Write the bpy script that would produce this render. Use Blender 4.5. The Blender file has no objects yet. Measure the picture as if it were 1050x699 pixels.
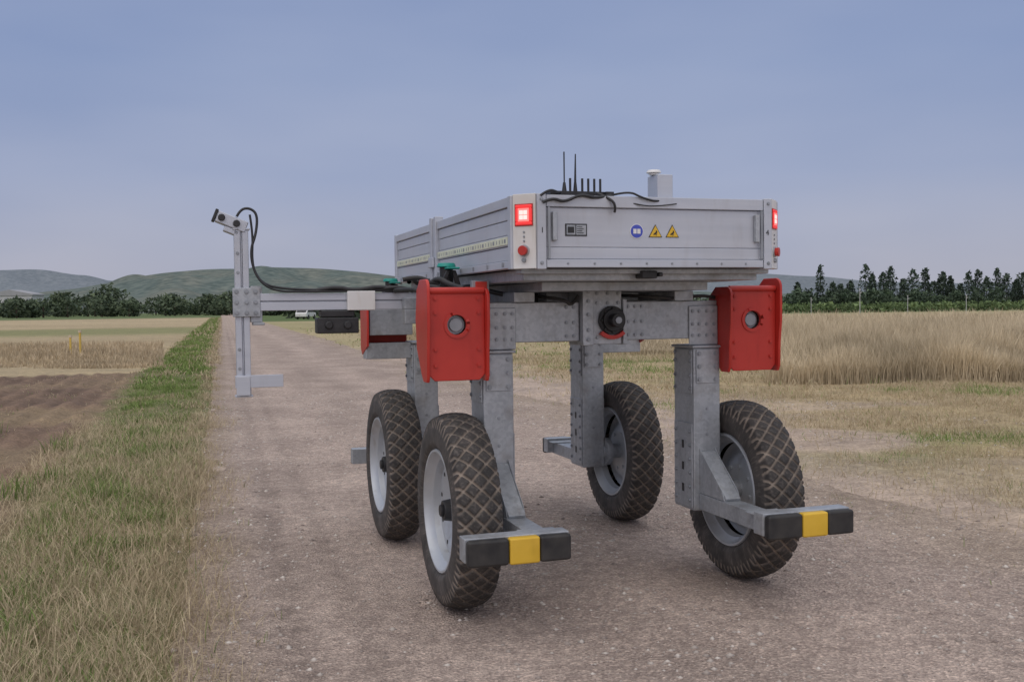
import bpy, bmesh, math, random
import numpy as np
from mathutils import Matrix, Vector
random.seed(4); rng=np.random.default_rng(7)
scene=bpy.context.scene
scene.view_settings.view_transform='Standard'
try: scene.view_settings.look='None'
except: pass
scene.view_settings.exposure=0
COL=scene.collection

# ------------------------------------------------------------ helpers: materials
def newmat(name):
    m=bpy.data.materials.new(name); m.use_nodes=True
    nt=m.node_tree; b=nt.nodes['Principled BSDF']
    return m,nt,b
def N(nt,t,**k):
    n=nt.nodes.new(t)
    for a,v in k.items(): setattr(n,a,v)
    return n
def noise_mix(nt,c1,c2,scale,detail=5,lo=.35,hi=.65,vec=None):
    n=N(nt,'ShaderNodeTexNoise'); n.inputs['Scale'].default_value=scale; n.inputs['Detail'].default_value=detail
    if vec: nt.links.new(vec,n.inputs['Vector'])
    r=N(nt,'ShaderNodeValToRGB'); r.color_ramp.elements[0].position=lo; r.color_ramp.elements[1].position=hi
    r.color_ramp.elements[0].color=(*c1,1); r.color_ramp.elements[1].color=(*c2,1)
    nt.links.new(n.outputs['Fac'],r.inputs['Fac']); return r.outputs['Color'],n.outputs['Fac']
def mul(nt,a,b,fac=1.0,mode='MULTIPLY'):
    m=N(nt,'ShaderNodeMixRGB',blend_type=mode); m.inputs['Fac'].default_value=fac
    nt.links.new(a,m.inputs['Color1']); nt.links.new(b,m.inputs['Color2']); return m.outputs['Color']
def objvec(nt,scale=(1,1,1)):
    tc=N(nt,'ShaderNodeTexCoord'); mp=N(nt,'ShaderNodeMapping'); mp.inputs['Scale'].default_value=scale
    nt.links.new(tc.outputs['Object'],mp.inputs['Vector']); return mp.outputs['Vector']
def bump(nt,b,h,strength=.3,dist=.01):
    bp=N(nt,'ShaderNodeBump'); bp.inputs['Strength'].default_value=strength; bp.inputs['Distance'].default_value=dist
    nt.links.new(h,bp.inputs['Height']); nt.links.new(bp.outputs['Normal'],b.inputs['Normal'])
def surf(name,c1,c2,scale=6,rough=.5,metal=0,stretch=(1,1,1),bumps=0,dirt=None,rvar=.15):
    m,nt,b=newmat(name); v=objvec(nt,stretch)
    c,f=noise_mix(nt,c1,c2,scale,8,.3,.7,v)
    if dirt:
        d,f2=noise_mix(nt,(1,1,1),dirt,1.7,9,.48,.74,objvec(nt)); c=mul(nt,c,d,.85)
        d2,f3=noise_mix(nt,(1,1,1),dirt,16,9,.58,.76,objvec(nt,(1,1,.25))); c=mul(nt,c,d2,.5)
    nt.links.new(c,b.inputs['Base Color'])
    b.inputs['Metallic'].default_value=metal
    mr=N(nt,'ShaderNodeMapRange'); mr.inputs['To Min'].default_value=rough-rvar*.5; mr.inputs['To Max'].default_value=rough+rvar
    nt.links.new(f,mr.inputs['Value']); nt.links.new(mr.outputs[0],b.inputs['Roughness'])
    if bumps: bump(nt,b,f,bumps,.004)
    return m
def galv_mat():
    m,nt,b=newmat('galvanised_steel'); v=objvec(nt)
    vo=N(nt,'ShaderNodeTexVoronoi'); vo.inputs['Scale'].default_value=60; nt.links.new(v,vo.inputs['Vector'])
    sep=N(nt,'ShaderNodeSeparateColor'); nt.links.new(vo.outputs['Color'],sep.inputs['Color'])
    r=N(nt,'ShaderNodeValToRGB'); r.color_ramp.elements[0].color=(.41,.435,.46,1); r.color_ramp.elements[1].color=(.50,.525,.55,1)
    nt.links.new(sep.outputs['Red'],r.inputs['Fac'])
    c2,f=noise_mix(nt,(.72,.73,.75),(1.06,1.06,1.06),3.5,9,.3,.7,objvec(nt,(1.5,1.5,.5)))
    c3,f3=noise_mix(nt,(1,1,1),(.66,.60,.54),9,9,.55,.75,v)
    c4,f4=noise_mix(nt,(1,1,1),(.74,.72,.70),22,6,.55,.7,objvec(nt,(1,1,.12)))
    nt.links.new(mul(nt,mul(nt,mul(nt,r.outputs['Color'],c2),c3,.65),c4,.5),b.inputs['Base Color'])
    b.inputs['Metallic'].default_value=.45
    mr=N(nt,'ShaderNodeMapRange'); mr.inputs['To Min'].default_value=.34; mr.inputs['To Max'].default_value=.6
    nt.links.new(f,mr.inputs['Value']); nt.links.new(mr.outputs[0],b.inputs['Roughness'])
    return m
GALV=galv_mat()
ALU=surf('brushed_aluminium',(.49,.52,.58),(.56,.585,.64),3,.40,.38,(.6,.6,9),dirt=(.84,.81,.77))
ALUD=surf('aluminium_dark',(.27,.29,.31),(.36,.38,.41),12,.45,.5)
WHITE=surf('white_paint',(.70,.70,.69),(.78,.78,.77),4,.4,0,dirt=(.78,.72,.64))
RED=surf('red_paint',(.47,.028,.020),(.56,.042,.028),5,.36,0,bumps=.05,dirt=(.74,.64,.58))
BLACK=surf('black_plastic',(.012,.012,.013),(.03,.03,.032),20,.45)
RUB=surf('black_rubber',(.015,.015,.016),(.045,.042,.038),14,.6,bumps=.1)
YEL=surf('yellow_paint',(.70,.44,.03),(.78,.50,.05),12,.5,dirt=(.7,.65,.6))
TEAL=surf('teal_plastic',(.01,.25,.20),(.02,.33,.27),9,.4)
RIM=surf('wheel_steel',(.44,.47,.51),(.55,.58,.61),7,.42,.35,dirt=(.62,.54,.46))
BLUE=surf('blue_sticker',(.05,.08,.45),(.07,.10,.5),9,.4)
CREAM=surf('cream_strip',(.62,.66,.5),(.75,.78,.62),16,.5)
def emis(name,c,s):
    m,nt,b=newmat(name); b.inputs['Base Color'].default_value=(*c,1); b.inputs['Emission Color'].default_value=(*c,1); b.inputs['Emission Strength'].default_value=s; return m
LRED=emis('lamp_red',(.8,.04,.04),.55); LWH=emis('lamp_core',(1,.50,.46),1.2)
def tyre_mat():
    m,nt,b=newmat('tyre_rubber'); a=N(nt,'ShaderNodeAttribute',attribute_name='Col')
    c,f=noise_mix(nt,(.72,.7,.68),(1.4,1.32,1.25),14,9,.3,.7,objvec(nt))
    nt.links.new(mul(nt,a.outputs['Color'],c),b.inputs['Base Color']); b.inputs['Roughness'].default_value=.75
    bump(nt,b,f,.12,.004); return m
TYRE=tyre_mat()
def grass_mat(name):
    m,nt,b=newmat(name); a=N(nt,'ShaderNodeAttribute',attribute_name='Col')
    nt.links.new(a.outputs['Color'],b.inputs['Base Color']); b.inputs['Roughness'].default_value=.8
    b.inputs['Specular IOR Level'].default_value=.15
    return m
GRASS=grass_mat('grass_blades'); LEAF=grass_mat('foliage')

# ------------------------------------------------------------ helpers: meshes
def np_mesh(name,V,F,cols=None,mat=None,smooth=False,parent=None):
    me=bpy.data.meshes.new(name); V=np.asarray(V,dtype=np.float32); F=np.asarray(F,dtype=np.int32)
    n,k=F.shape
    me.vertices.add(len(V)); me.vertices.foreach_set('co',V.ravel())
    me.loops.add(n*k); me.loops.foreach_set('vertex_index',F.ravel())
    me.polygons.add(n); me.polygons.foreach_set('loop_start',np.arange(n,dtype=np.int32)*k)
    me.update(calc_edges=True)
    me.polygons.foreach_set('use_smooth',np.full(n,smooth))
    if cols is not None:
        a=me.color_attributes.new('Col','FLOAT_COLOR','POINT')
        c=np.ones((len(V),4),dtype=np.float32); c[:,:3]=cols; a.data.foreach_set('color',c.ravel())
    if mat: me.materials.append(mat)
    o=bpy.data.objects.new(name,me); COL.objects.link(o)
    if parent: o.parent=parent
    return o
class Part:
    def __init__(s,name,mat,parent=None,bevel=.003,M=None):
        s.name=name; s.mat=mat; s.bm=bmesh.new(); s.parent=parent; s.bevel=bevel; s.M=M or Matrix()
    def _add(s,vs,fs,M=None):
        T=s.M@(M or Matrix())
        v=[s.bm.verts.new(T@Vector(p)) for p in vs]
        for f in fs:
            try: s.bm.faces.new([v[i] for i in f])
            except ValueError: pass
    def box(s,x0,x1,y0,y1,z0,z1,M=None):
        s._add([(x0,y0,z0),(x1,y0,z0),(x1,y1,z0),(x0,y1,z0),(x0,y0,z1),(x1,y0,z1),(x1,y1,z1),(x0,y1,z1)],
          [(0,3,2,1),(4,5,6,7),(0,1,5,4),(1,2,6,5),(2,3,7,6),(3,0,4,7)],M); return s
    def beam(s,p0,p1,w,h,up=(0,0,1)):
        p0=Vector(p0);p1=Vector(p1);d=(p1-p0);L=d.length;d.normalize();u=Vector(up);sd=d.cross(u).normalized();u=sd.cross(d)
        M=Matrix((( sd.x,d.x,u.x,p0.x),(sd.y,d.y,u.y,p0.y),(sd.z,d.z,u.z,p0.z),(0,0,0,1)))
        s.box(-w/2,w/2,0,L,-h/2,h/2,M); return s
    def cyl(s,p0,p1,r,seg=24,r2=None,M=None):
        p0=Vector(p0);p1=Vector(p1);d=(p1-p0).normalized(); r2=r if r2 is None else r2
        a=Vector((0,0,1)) if abs(d.z)<.9 else Vector((1,0,0)); e1=d.cross(a).normalized(); e2=d.cross(e1)
        vs=[];
        for p,rr in ((p0,r),(p1,r2)):
            for i in range(seg):
                t=2*math.pi*i/seg; vs.append(p+e1*rr*math.cos(t)+e2*rr*math.sin(t))
        fs=[(i,(i+1)%seg,seg+(i+1)%seg,seg+i) for i in range(seg)]+[tuple(range(seg)),tuple(range(seg,2*seg))]
        s._add(vs,fs,M); return s
    def prism(s,pts,axis,a0,a1,M=None):
        n=len(pts)
        def mk(p,a):
            return {'x':(a,p[0],p[1]),'y':(p[0],a,p[1]),'z':(p[0],p[1],a)}[axis]
        vs=[mk(p,a0) for p in pts]+[mk(p,a1) for p in pts]
        s._add(vs,[tuple(range(n)),tuple(range(n,2*n))]+[(i,(i+1)%n,n+(i+1)%n,n+i) for i in range(n)],M); return s
    def revolve_x(s,prof,cx,cy,cz,seg=48,closed=False):
        n=len(prof); vs=[]
        for i in range(seg):
            t=2*math.pi*i/seg
            for (x,r) in prof: vs.append((cx+x,cy+r*math.cos(t),cz+r*math.sin(t)))
        fs=[]
        for i in range(seg):
            j=(i+1)%seg
            for k in range(n-1): fs.append((i*n+k,j*n+k,j*n+k+1,i*n+k+1))
            if closed: fs.append((i*n+n-1,j*n+n-1,j*n,i*n))
        s._add(vs,fs); return s
    def bolt(s,x,y,z,ax,r=.009,h=.008):
        d={'-x':(-1,0,0),'x':(1,0,0),'-y':(0,-1,0),'y':(0,1,0),'z':(0,0,1)}[ax]
        p=Vector((x,y,z)); d=Vector(d); s.cyl(p,p+d*h*.3,r*1.5,12); s.cyl(p+d*h*.3,p+d*h,r,6); return s
    def done(s):
        bmesh.ops.recalc_face_normals(s.bm,faces=s.bm.faces[:])
        me=bpy.data.meshes.new(s.name); s.bm.to_mesh(me); s.bm.free()
        me.polygons.foreach_set('use_smooth',[True]*len(me.polygons)); me.set_sharp_from_angle(angle=math.radians(35))
        me.materials.append(s.mat); o=bpy.data.objects.new(s.name,me); COL.objects.link(o)
        if s.parent: o.parent=s.parent
        if s.bevel:
            m=o.modifiers.new('b','BEVEL'); m.width=s.bevel; m.segments=2; m.limit_method='ANGLE'; m.angle_limit=math.radians(40); m.harden_normals=True
        return o
def tube(name,pts,r,mat,parent):
    cu=bpy.data.curves.new(name,'CURVE'); cu.dimensions='3D'; cu.bevel_depth=r; cu.bevel_resolution=3; cu.resolution_u=8
    sp=cu.splines.new('NURBS'); sp.points.add(len(pts)-1); sp.use_endpoint_u=True; sp.order_u=3
    for i,p in enumerate(pts): sp.points[i].co=(*p,1)
    cu.materials.append(mat); o=bpy.data.objects.new(name,cu); COL.objects.link(o); o.parent=parent; return o
def empty(name,loc=(0,0,0),rz=0):
    o=bpy.data.objects.new(name,None); COL.objects.link(o); o.location=loc; o.rotation_euler=(0,0,rz); o.empty_display_size=.2; return o
def vn(x,y,scale,seed=0):
    x=np.asarray(x,float)/scale+seed*17.3+500; y=np.asarray(y,float)/scale+seed*9.7+500
    g=np.random.default_rng(seed+100).random((256,256))
    xi=np.floor(x).astype(int); yi=np.floor(y).astype(int); fx=x-xi; fy=y-yi
    fx=fx*fx*(3-2*fx); fy=fy*fy*(3-2*fy)
    a=g[xi%256,yi%256];b=g[(xi+1)%256,yi%256];c=g[xi%256,(yi+1)%256];d=g[(xi+1)%256,(yi+1)%256]
    return (a*(1-fx)+b*fx)*(1-fy)+(c*(1-fx)+d*fx)*fy
def ss(a,b,x):
    t=np.clip((np.asarray(x,float)-a)/(b-a),0,1); return t*t*(3-2*t)
def lerp(a,b,t): return a+(b-a)*t
# ------------------------------------------------------------ camera
F=1050.0; H=1.5
cam=bpy.data.cameras.new('camera'); co=bpy.data.objects.new('camera',cam); COL.objects.link(co); scene.camera=co
cam.lens=36; cam.sensor_width=36; cam.clip_end=9000; cam.clip_start=.05
co.matrix_world=Matrix.Translation((0,0,H))@Matrix.Rotation(math.radians(90-1.936),4,'X')@Matrix.Rotation(math.radians(-.69),4,'Z')
def hor(x): return 314-.012*(x-525)
def PX(x,D): return (x-525)/F*D
def PZ(x,y,D): return H+(hor(x)-y)/F*D

# ------------------------------------------------------------ terrain
def uv2xy(u,v): return u*.9622-v*.2723, u*.2723+v*.9622
def xy2uv(X,D): return X*.9622+D*.2723, -X*.2723+D*.9622
def ubound(v): return -(1.16+.026*np.clip(v,0,30))
def fieldmask(u,v,e): 
    b=ubound(v); return ss(0,-.35,u+e-b)*(1-ss(26,27.5,v))
def zground(u,v):
    near=1-ss(40,90,np.abs(v))
    z=.03*(vn(u,v,1.4,1)-.5)+.018*(vn(u,v,.23,2)-.5)+.01*(vn(u,v,.09,3)-.5)
    e=.25*(vn(u,v,1.1,4)-.5)
    fm=fieldmask(u,v,e)
    z=z+fm*(.022*np.sin(2*math.pi*u/.42+1.0*vn(u,v,3,8))+.060*(vn(u,v,.13,5)-.5)+.035*(vn(u,v,.35,6)-.5)-.01)
    z=z+.03*ss(-.1,-.4,u)*ss(-1.4,-1.0,u)
    e2=.18*(vn(v,u,.5,7)-.5)+.5*(vn(v,u,2.5,9)-.5)
    rd=ss(-.22,.05,u+e2*.8)*(1-ss(4.0,5.2,u+e2*2.6))
    z=z-.04*rd
    z=z+.02*ss(4.5,6,u)
    return z*near-.004
def zroad(u,v):
    return (.014*(vn(u,v,1.1,11)-.5)+.008*(vn(u,v,.3,12)-.5)+.004*(vn(u,v,.11,13)-.5)-.012*np.exp(-((u-1.0)/.22)**2)-.012*np.exp(-((u-2.75)/.25)**2)-.012*np.exp(-((u-.32)/.09)**2)-.010*np.exp(-((u-.62)/.07)**2))
def grid(us,vs,zf):
    U,Vv=np.meshgrid(us,vs); U=U.ravel();Vv=Vv.ravel(); X,Y=uv2xy(U,Vv); Z=zf(U,Vv)
    nu=len(us);nv=len(vs); i=np.arange(nu*nv).reshape(nv,nu)
    Fq=np.stack([i[:-1,:-1],i[:-1,1:],i[1:,1:],i[1:,:-1]],-1).reshape(-1,4)
    return U,Vv,X,Y,np.stack([X,Y,Z],1),Fq
def growing(a,step,g,end):
    r=[a]
    while r[-1]<end: r.append(r[-1]+step); step*=g
    return r
up=growing(6,.065,1.045,4000); un=[-p for p in growing(6.0,.065,1.045,4000)][::-1]
us=np.array(un[:-1]+list(np.arange(-6,6,.055))+up)
vs=np.array([-3000,-600,-100,-20,-4,0,1]+growing(1.8,.05,1.0105,6000))
U,Vv,X,Y,V,Fq=grid(us,vs,zground)
C=np.zeros((len(U),3))
def A(*c): return np.array(c,float)
TAN=A(.45,.36,.215); TAN2=A(.34,.27,.165); SOIL=A(.235,.165,.12); SOILd=A(.135,.095,.072); GRAV=A(.44,.355,.295)
def mixc(c,col,m): return c*(1-m[:,None])+np.asarray(col)*m[:,None]
n1=vn(U,Vv,2.2,21); n2=vn(U,Vv,.5,22); n3=vn(U,Vv,9,23); n4=vn(U,Vv,.13,24)
C[:]=lerp(TAN2,TAN,n2[:,None])
C=mixc(C,A(.21,.215,.095),ss(.5,.75,n1)*.55)
e=.3*(n2-.5)
C=mixc(C,lerp(A(.29,.225,.15),A(.17,.17,.08),ss(.35,.6,n1)[:,None]),((U<0)&(U>-2.4)).astype(float))
fm=fieldmask(U,Vv,e)
fur=.5+.5*np.sin(2*math.pi*U/.42+1.0*vn(U,Vv,3,8))
C=mixc(C,lerp(SOILd,SOIL,(n4*.55+fur*.45)[:,None])*(.8+.4*n1[:,None]),fm)
C=mixc(C,A(.27,.21,.13),fm*ss(.5,.8,n1)*.6)
lf=(U<-1.9)&(Vv>=26.5)
C=mixc(C,lerp(A(.37,.30,.19),A(.48,.39,.25),n3[:,None]),lf.astype(float))
C=mixc(C,A(.17,.20,.08),(ss(62,75,Vv)*(1-ss(90,100,Vv)))*(U<-1.9)*.7)
C=mixc(C,A(.13,.17,.075),ss(190,230,Vv)*(U<3))
rm=(U>3.5)
sh=(1-ss(4.7,8.0,U+2.2*(n1-.5)+.9*(n2-.5)))*rm
C=mixc(C,GRAV*(.88+.2*n4[:,None]),sh)
bare=ss(.52,.68,vn(U,Vv,1.6,27))*(1-ss(13,19,U))*(1-ss(10,16,Vv))*rm*.85
C=mixc(C,GRAV*A(.97,.95,.94),bare)
C=mixc(C,lerp(A(.43,.36,.22),A(.33,.30,.16),n3[:,None]),ss(28,45,Vv)*rm)
C=mixc(C,A(.11,.155,.06),ss(120,135,Vv)*rm)
C=mixc(C,A(.14,.17,.09),ss(500,800,Vv))
inroad=((U>-.2)&(U<4.7))
C=mixc(C,GRAV*.92,inroad.astype(float))
def ground_mat(name,sc=1.0):
    m,nt,b=newmat(name); a=N(nt,'ShaderNodeAttribute',attribute_name='Col'); v=objvec(nt)
    c1,f1=noise_mix(nt,(.70,.70,.70),(1.30,1.29,1.27),38*sc,8,.3,.7,v)
    c2,f2=noise_mix(nt,(.84,.84,.86),(1.14,1.12,1.08),.9,6,.3,.7,v)
    c3,f3=noise_mix(nt,(.8,.8,.8),(1.2,1.2,1.18),7,7,.35,.65,v)
    nt.links.new(mul(nt,mul(nt,mul(nt,a.outputs['Color'],c1,.9),c2),c3,.7),b.inputs['Base Color'])
    b.inputs['Roughness'].default_value=.95; b.inputs['Specular IOR Level'].default_value=.12
    bump(nt,b,f1,.6,.02); return m
np_mesh('ground',V,Fq,C,ground_mat('ground_soil'),True)
# dirt road
ur=np.arange(-.5,5.9,.045); vr=np.array([-40,-5,0,1]+growing(1.8,.04,1.011,420))
U,Vv,X,Y,V,Fq=grid(ur,vr,zroad)
V[:,2]-= .05*ss(-.15,-.5,U)+.06*ss(4.4,5.9,U)
n1=vn(U,Vv,.8,31); n4=vn(U,Vv,.12,33); n5=vn(U,Vv*.35,.35,36)
C=np.zeros((len(U),3)); C[:]=A(.50,.405,.345)
C*= (.90+.20*n5)[:,None]
rut=np.exp(-((U-1.0)/.3)**2)+np.exp(-((U-2.75)/.32)**2)
loose=np.exp(-((U-1.9)/.35)**2)+.8*np.exp(-((U-3.7)/.4)**2)
C*= (1+.08*rut-.10*loose*n1*1.3)[:,None]
C*= (1-.22*(np.exp(-((U-.32)/.09)**2)+.8*np.exp(-((U-.62)/.07)**2))*(.4+.6*n4))[:,None]
pr=np.exp(-((U-.32)/.12)**2)*(np.sin(Vv*2*math.pi/.10+U*12)>0)*(Vv<9)
pr2=np.exp(-((U-1.05)/.14)**2)*(np.sin(Vv*2*math.pi/.12-np.abs(U-1.05)*22)>.1)*(Vv<11)
C*= (1-.16*pr-.09*pr2)[:,None]
C=mixc(C,A(.36,.285,.21),ss(.25,-.2,U+.3*(n1-.5))*.7)
C=mixc(C,A(.43,.345,.26),ss(3.7,4.7,U+.9*(n1-.5))*.6)
def road_mat():
    m,nt,b=newmat('gravel_dirt'); a=N(nt,'ShaderNodeAttribute',attribute_name='Col'); v=objvec(nt)
    c1,f1=noise_mix(nt,(.66,.65,.65),(1.26,1.26,1.25),80,9,.3,.7,v)
    c2,f2=noise_mix(nt,(.86,.85,.85),(1.10,1.10,1.10),1.1,9,.3,.7,v)
    c3,f3=noise_mix(nt,(.86,.85,.85),(1.13,1.13,1.12),11,8,.35,.65,v)
    vo=N(nt,'ShaderNodeTexVoronoi'); vo.inputs['Scale'].default_value=75; nt.links.new(v,vo.inputs['Vector'])
    sp=N(nt,'ShaderNodeSeparateColor'); nt.links.new(vo.outputs['Color'],sp.inputs['Color'])
    rr=N(nt,'ShaderNodeValToRGB'); rr.color_ramp.elements[0].color=(.74,.74,.74,1); rr.color_ramp.elements[1].color=(1.4,1.38,1.34,1)
    rr.color_ramp.elements[0].position=.5
    nt.links.new(sp.outputs['Red'],rr.inputs['Fac'])
    c=mul(nt,mul(nt,mul(nt,mul(nt,a.outputs['Color'],c1,.85),c2),c3),rr.outputs['Color'],.7)
    nt.links.new(c,b.inputs['Base Color']); b.inputs['Roughness'].default_value=.93; b.inputs['Specular IOR Level'].default_value=.12
    ad=N(nt,'ShaderNodeMath',operation='ADD'); nt.links.new(f1,ad.inputs[0]); nt.links.new(vo.outputs['Distance'],ad.inputs[1])
    bump(nt,b,ad.outputs[0],.8,.016); return m
np_mesh('dirt_road',V,Fq,C,road_mat(),True)

# pebbles
def pebbles():
    n=42000; v=2.6+16*rng.random(n)**1.5; u=-.3+9.5*rng.random(n)
    loose=np.exp(-((u-1.9)/.45)**2)+np.exp(-((u-3.9)/.6)**2)+.7*np.exp(-((u-.1)/.2)**2)
    keep=(vn(u,v,.7,41)*.6+.55*loose>.42)|(rng.random(n)<.3); u=u[keep];v=v[keep];n=len(u)
    x,y=uv2xy(u,v); z=np.where(u<4.8,zroad(u,v)-.06*ss(4.4,5.9,u),zground(u,v))
    z=np.maximum(z,zground(u,v))
    s=.0028+.014*rng.random(n)**4.5
    O=np.array([(1,0,0),(-1,0,0),(0,1,0),(0,-1,0),(0,0,1),(0,0,-1)],float)
    T=np.array([(0,2,4),(2,1,4),(1,3,4),(3,0,4),(2,0,5),(1,2,5),(3,1,5),(0,3,5)])
    P=np.stack([x,y,z],1)[:,None,:]+O[None]*s[:,None,None]*(.6+.8*rng.random((n,6,1)))*A(1.2,1.2,.7)
    Fa=(T[None]+np.arange(n)[:,None,None]*6).reshape(-1,3)
    base=lerp(A(.22,.175,.15),A(.66,.60,.53),rng.random((n,1))); Cc=np.repeat(base,6,0)
    m,nt,b=newmat('pebble_stone'); a=N(nt,'ShaderNodeAttribute',attribute_name='Col'); nt.links.new(a.outputs['Color'],b.inputs['Base Color']); b.inputs['Roughness'].default_value=.9
    np_mesh('gravel',P.reshape(-1,3),Fa,Cc,m,True)
pebbles()

# ------------------------------------------------------------ grass
def blades(name,u,v,h,w,lean,cb,ct,zf=zground):
    n=len(u); x,y=uv2xy(u,v); z=zf(u,v)-.004
    az=rng.random(n)*2*math.pi; la=rng.random(n)*2*math.pi; ll=lean*(.3+rng.random(n))*h
    dx=np.cos(az)*w/2; dy=np.sin(az)*w/2; lx=np.cos(la)*ll; ly=np.sin(la)*ll
    hz=np.sqrt(np.maximum(h*h-ll*ll*.8,(h*.15)**2))
    P=np.zeros((n,5,3))
    P[:,0]=np.stack([x-dx,y-dy,z],1);P[:,1]=np.stack([x+dx,y+dy,z],1)
    P[:,2]=np.stack([x-dx*.8+lx*.35,y-dy*.8+ly*.35,z+hz*.58],1);P[:,3]=np.stack([x+dx*.8+lx*.35,y+dy*.8+ly*.35,z+hz*.58],1)
    P[:,4]=np.stack([x+lx,y+ly,z+hz],1)
    T=np.array([(0,1,3),(0,3,2),(2,3,4)]); Fa=(T[None]+np.arange(n)[:,None,None]*5).reshape(-1,3)
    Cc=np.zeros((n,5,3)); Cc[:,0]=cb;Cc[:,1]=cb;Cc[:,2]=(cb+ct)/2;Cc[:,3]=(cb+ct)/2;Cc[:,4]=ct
    return P.reshape(-1,3),Fa,Cc.reshape(-1,3)
class Acc:
    def __init__(s): s.P=[];s.F=[];s.C=[];s.n=0
    def add(s,t):
        P,Fa,Cc=t; s.P.append(P); s.F.append(Fa+s.n); s.C.append(Cc); s.n+=len(P)
    def done(s,name,mat): return np_mesh(name,np.concatenate(s.P),np.concatenate(s.F),np.concatenate(s.C),mat)
STRAW=A(.60,.50,.33); STRAW2=A(.42,.335,.22); DG=A(.14,.20,.06); LG=A(.27,.36,.11)
def cols(n,g):
    r=rng.random((n,1)); dry=lerp(STRAW2,STRAW,r); gr=lerp(DG,LG,r); g=g[:,None]
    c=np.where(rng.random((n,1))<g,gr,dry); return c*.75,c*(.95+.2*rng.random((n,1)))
acc=Acc()
for (v0,v1,n,wm,hm) in ((2.5,6,76000,.0028,.95),(6,11,60000,.0042,.85),(11,22,48000,.008,.75),(22,60,36000,.02,1.0),(60,200,16000,.06,1.5)):
    u=-2.25+2.32*rng.random(n); v=v0+(v1-v0)*rng.random(n)
    e=.35*(vn(v,u,.5,51)-.5); b=ubound(v)
    den=ss(.05,-.18,u+e)*(.04+.96*ss(-.2,.12,u+e-b))*(.2+.8*ss(.28,.6,vn(u,v,.35,52)))
    den=np.maximum(den,.05*(u<.15)*(u>b))
    k=rng.random(n)<den; u=u[k];v=v[k]; b=ubound(v)
    g=ss(-.2,-.65,u+.5*(vn(u,v,.8,53)-.5))*ss(-.3,.15,u-b+.3*(vn(u,v,.4,56)-.5))
    g=g*(.4+.6*ss(.3,.55,vn(u,v*.6,.7,59)))*lerp(.48,1.0,ss(5.0,8.0,v+2*(vn(u,v,.9,54)-.5))); g=np.clip(g+.05,0,.95)
    cb,ct=cols(len(u),g)
    tall=.45+1.1*vn(u,v,.45,55)
    h=(.03+.115*rng.random(len(u))**1.7)*tall*hm*np.where(g>.5,1.1,1)*(.5+.5*ss(.1,-.5,u))*(.55+.45*ss(-.1,.4,u-b))
    acc.add(blades('g',u,v,h,wm*(.6+.8*rng.random(len(u))),.8,cb,ct))
n=36000; u=-1.9+2.05*rng.random(n); v=2.5+12*rng.random(n)**1.4
k=rng.random(n)<ss(.25,-.4,u+.6*(vn(u,v,.5,57)-.5)); u=u[k];v=v[k]; cb,ct=cols(len(u),np.zeros(len(u)))
acc.add(blades('s',u,v,.06+.12*rng.random(len(u)),.003+.002*rng.random(len(u)),1.05,cb*1.25,ct))
for cu,cv,hh in [(-1.6,8.9,.30),(-1.45,6.3,.2),(-1.2,5.6,.22),(-1.5,9.8,.25),(-1.1,4.6,.2),(-1.7,12,.28),(-3.4,11,.2),(-1.0,8.5,.2),(-1.0,5.2,.2),(-2.8,14,.2),(-.6,4.2,.14),(-.8,6.8,.16),(-.5,3.6,.12),(-.9,3.9,.16)]:
    n=60; u=cu+.09*rng.standard_normal(n); v=cv+.09*rng.standard_normal(n); c=lerp(DG,LG,rng.random((n,1)))
    acc.add(blades('w',u,v,hh*(.4+.6*rng.random(n)),np.full(n,.008),.45,c*.7,c))
n=700; u=-1.4+1.3*rng.random(n); v=2.8+9*rng.random(n); cb,ct=cols(n,np.full(n,.1))
acc.add(blades('w',u,v,.14+.16*rng.random(n),np.full(n,.0035),.35,cb,ct*1.05))
n=16000; u=-14+12.6*rng.random(n); v=4.0+22*rng.random(n); k=(vn(u,v,.6,58)>.64)&(u<ubound(v)); u=u[k];v=v[k]; cb,ct=cols(len(u),np.full(len(u),.22))
acc.add(blades('w',u,v,.025+.05*rng.random(len(u)),np.full(len(u),.008),.9,cb,ct))
# scattered tufts on the road shoulders
n=5000; u=np.where(rng.random(n)<.35,-.1+.35*rng.random(n),3.6+1.8*rng.random(n)); v=3+20*rng.random(n); k=vn(u,v,.22,81)>.74; u=u[k];v=v[k]; cb,ct=cols(len(u),np.full(len(u),.3))
acc.add(blades('w',u,v,.035+.05*rng.random(len(u)),np.full(len(u),.004),.8,cb,ct,lambda a,b:np.maximum(zroad(a,b)-.06*ss(4.4,5.9,a),zground(a,b))))
acc.done('verge_grass',GRASS)
acc=Acc()
for (v0,v1,u1,n,wm) in ((4,9,11,60000,.004),(9,16,16,110000,.006),(16,30,30,110000,.012),(30,80,90,60000,.035)):
    u=4.0+(u1-4.0)*rng.random(n); v=v0+(v1-v0)*rng.random(n)
    cl=vn(u,v,.28,61)*.5+vn(u,v,1.6,27+40)*.5
    bare=ss(.52,.68,vn(u,v,1.6,27))*(1-ss(13,19,u))*(1-ss(10,16,v))
    den=ss(4.3,7.6,u+2.2*(vn(u,v,2.2,21)-.5)+.9*(vn(u,v,.5,22)-.5))*(.10+.90*ss(.32,.57,cl))*(1-.85*bare)
    den=np.maximum(den,.2*ss(.66,.8,vn(u,v,.35,63))*ss(4.0,5.0,u))
    k=rng.random(n)<den; u=u[k];v=v[k]
    g=np.clip(ss(.5,.75,vn(u,v,.9,64)*.6+vn(u,v,3.0,66)*.4)*.75+.04,0,.9); cb,ct=cols(len(u),g)
    h=(.025+.085*rng.random(len(u))**1.5)*(.6+.9*vn(u,v,.6,65))*(1+.6*(v>16))
    acc.add(blades('r',u,v,h,wm*(.6+.8*rng.random(len(u))),.85,cb*1.12,ct))
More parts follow.
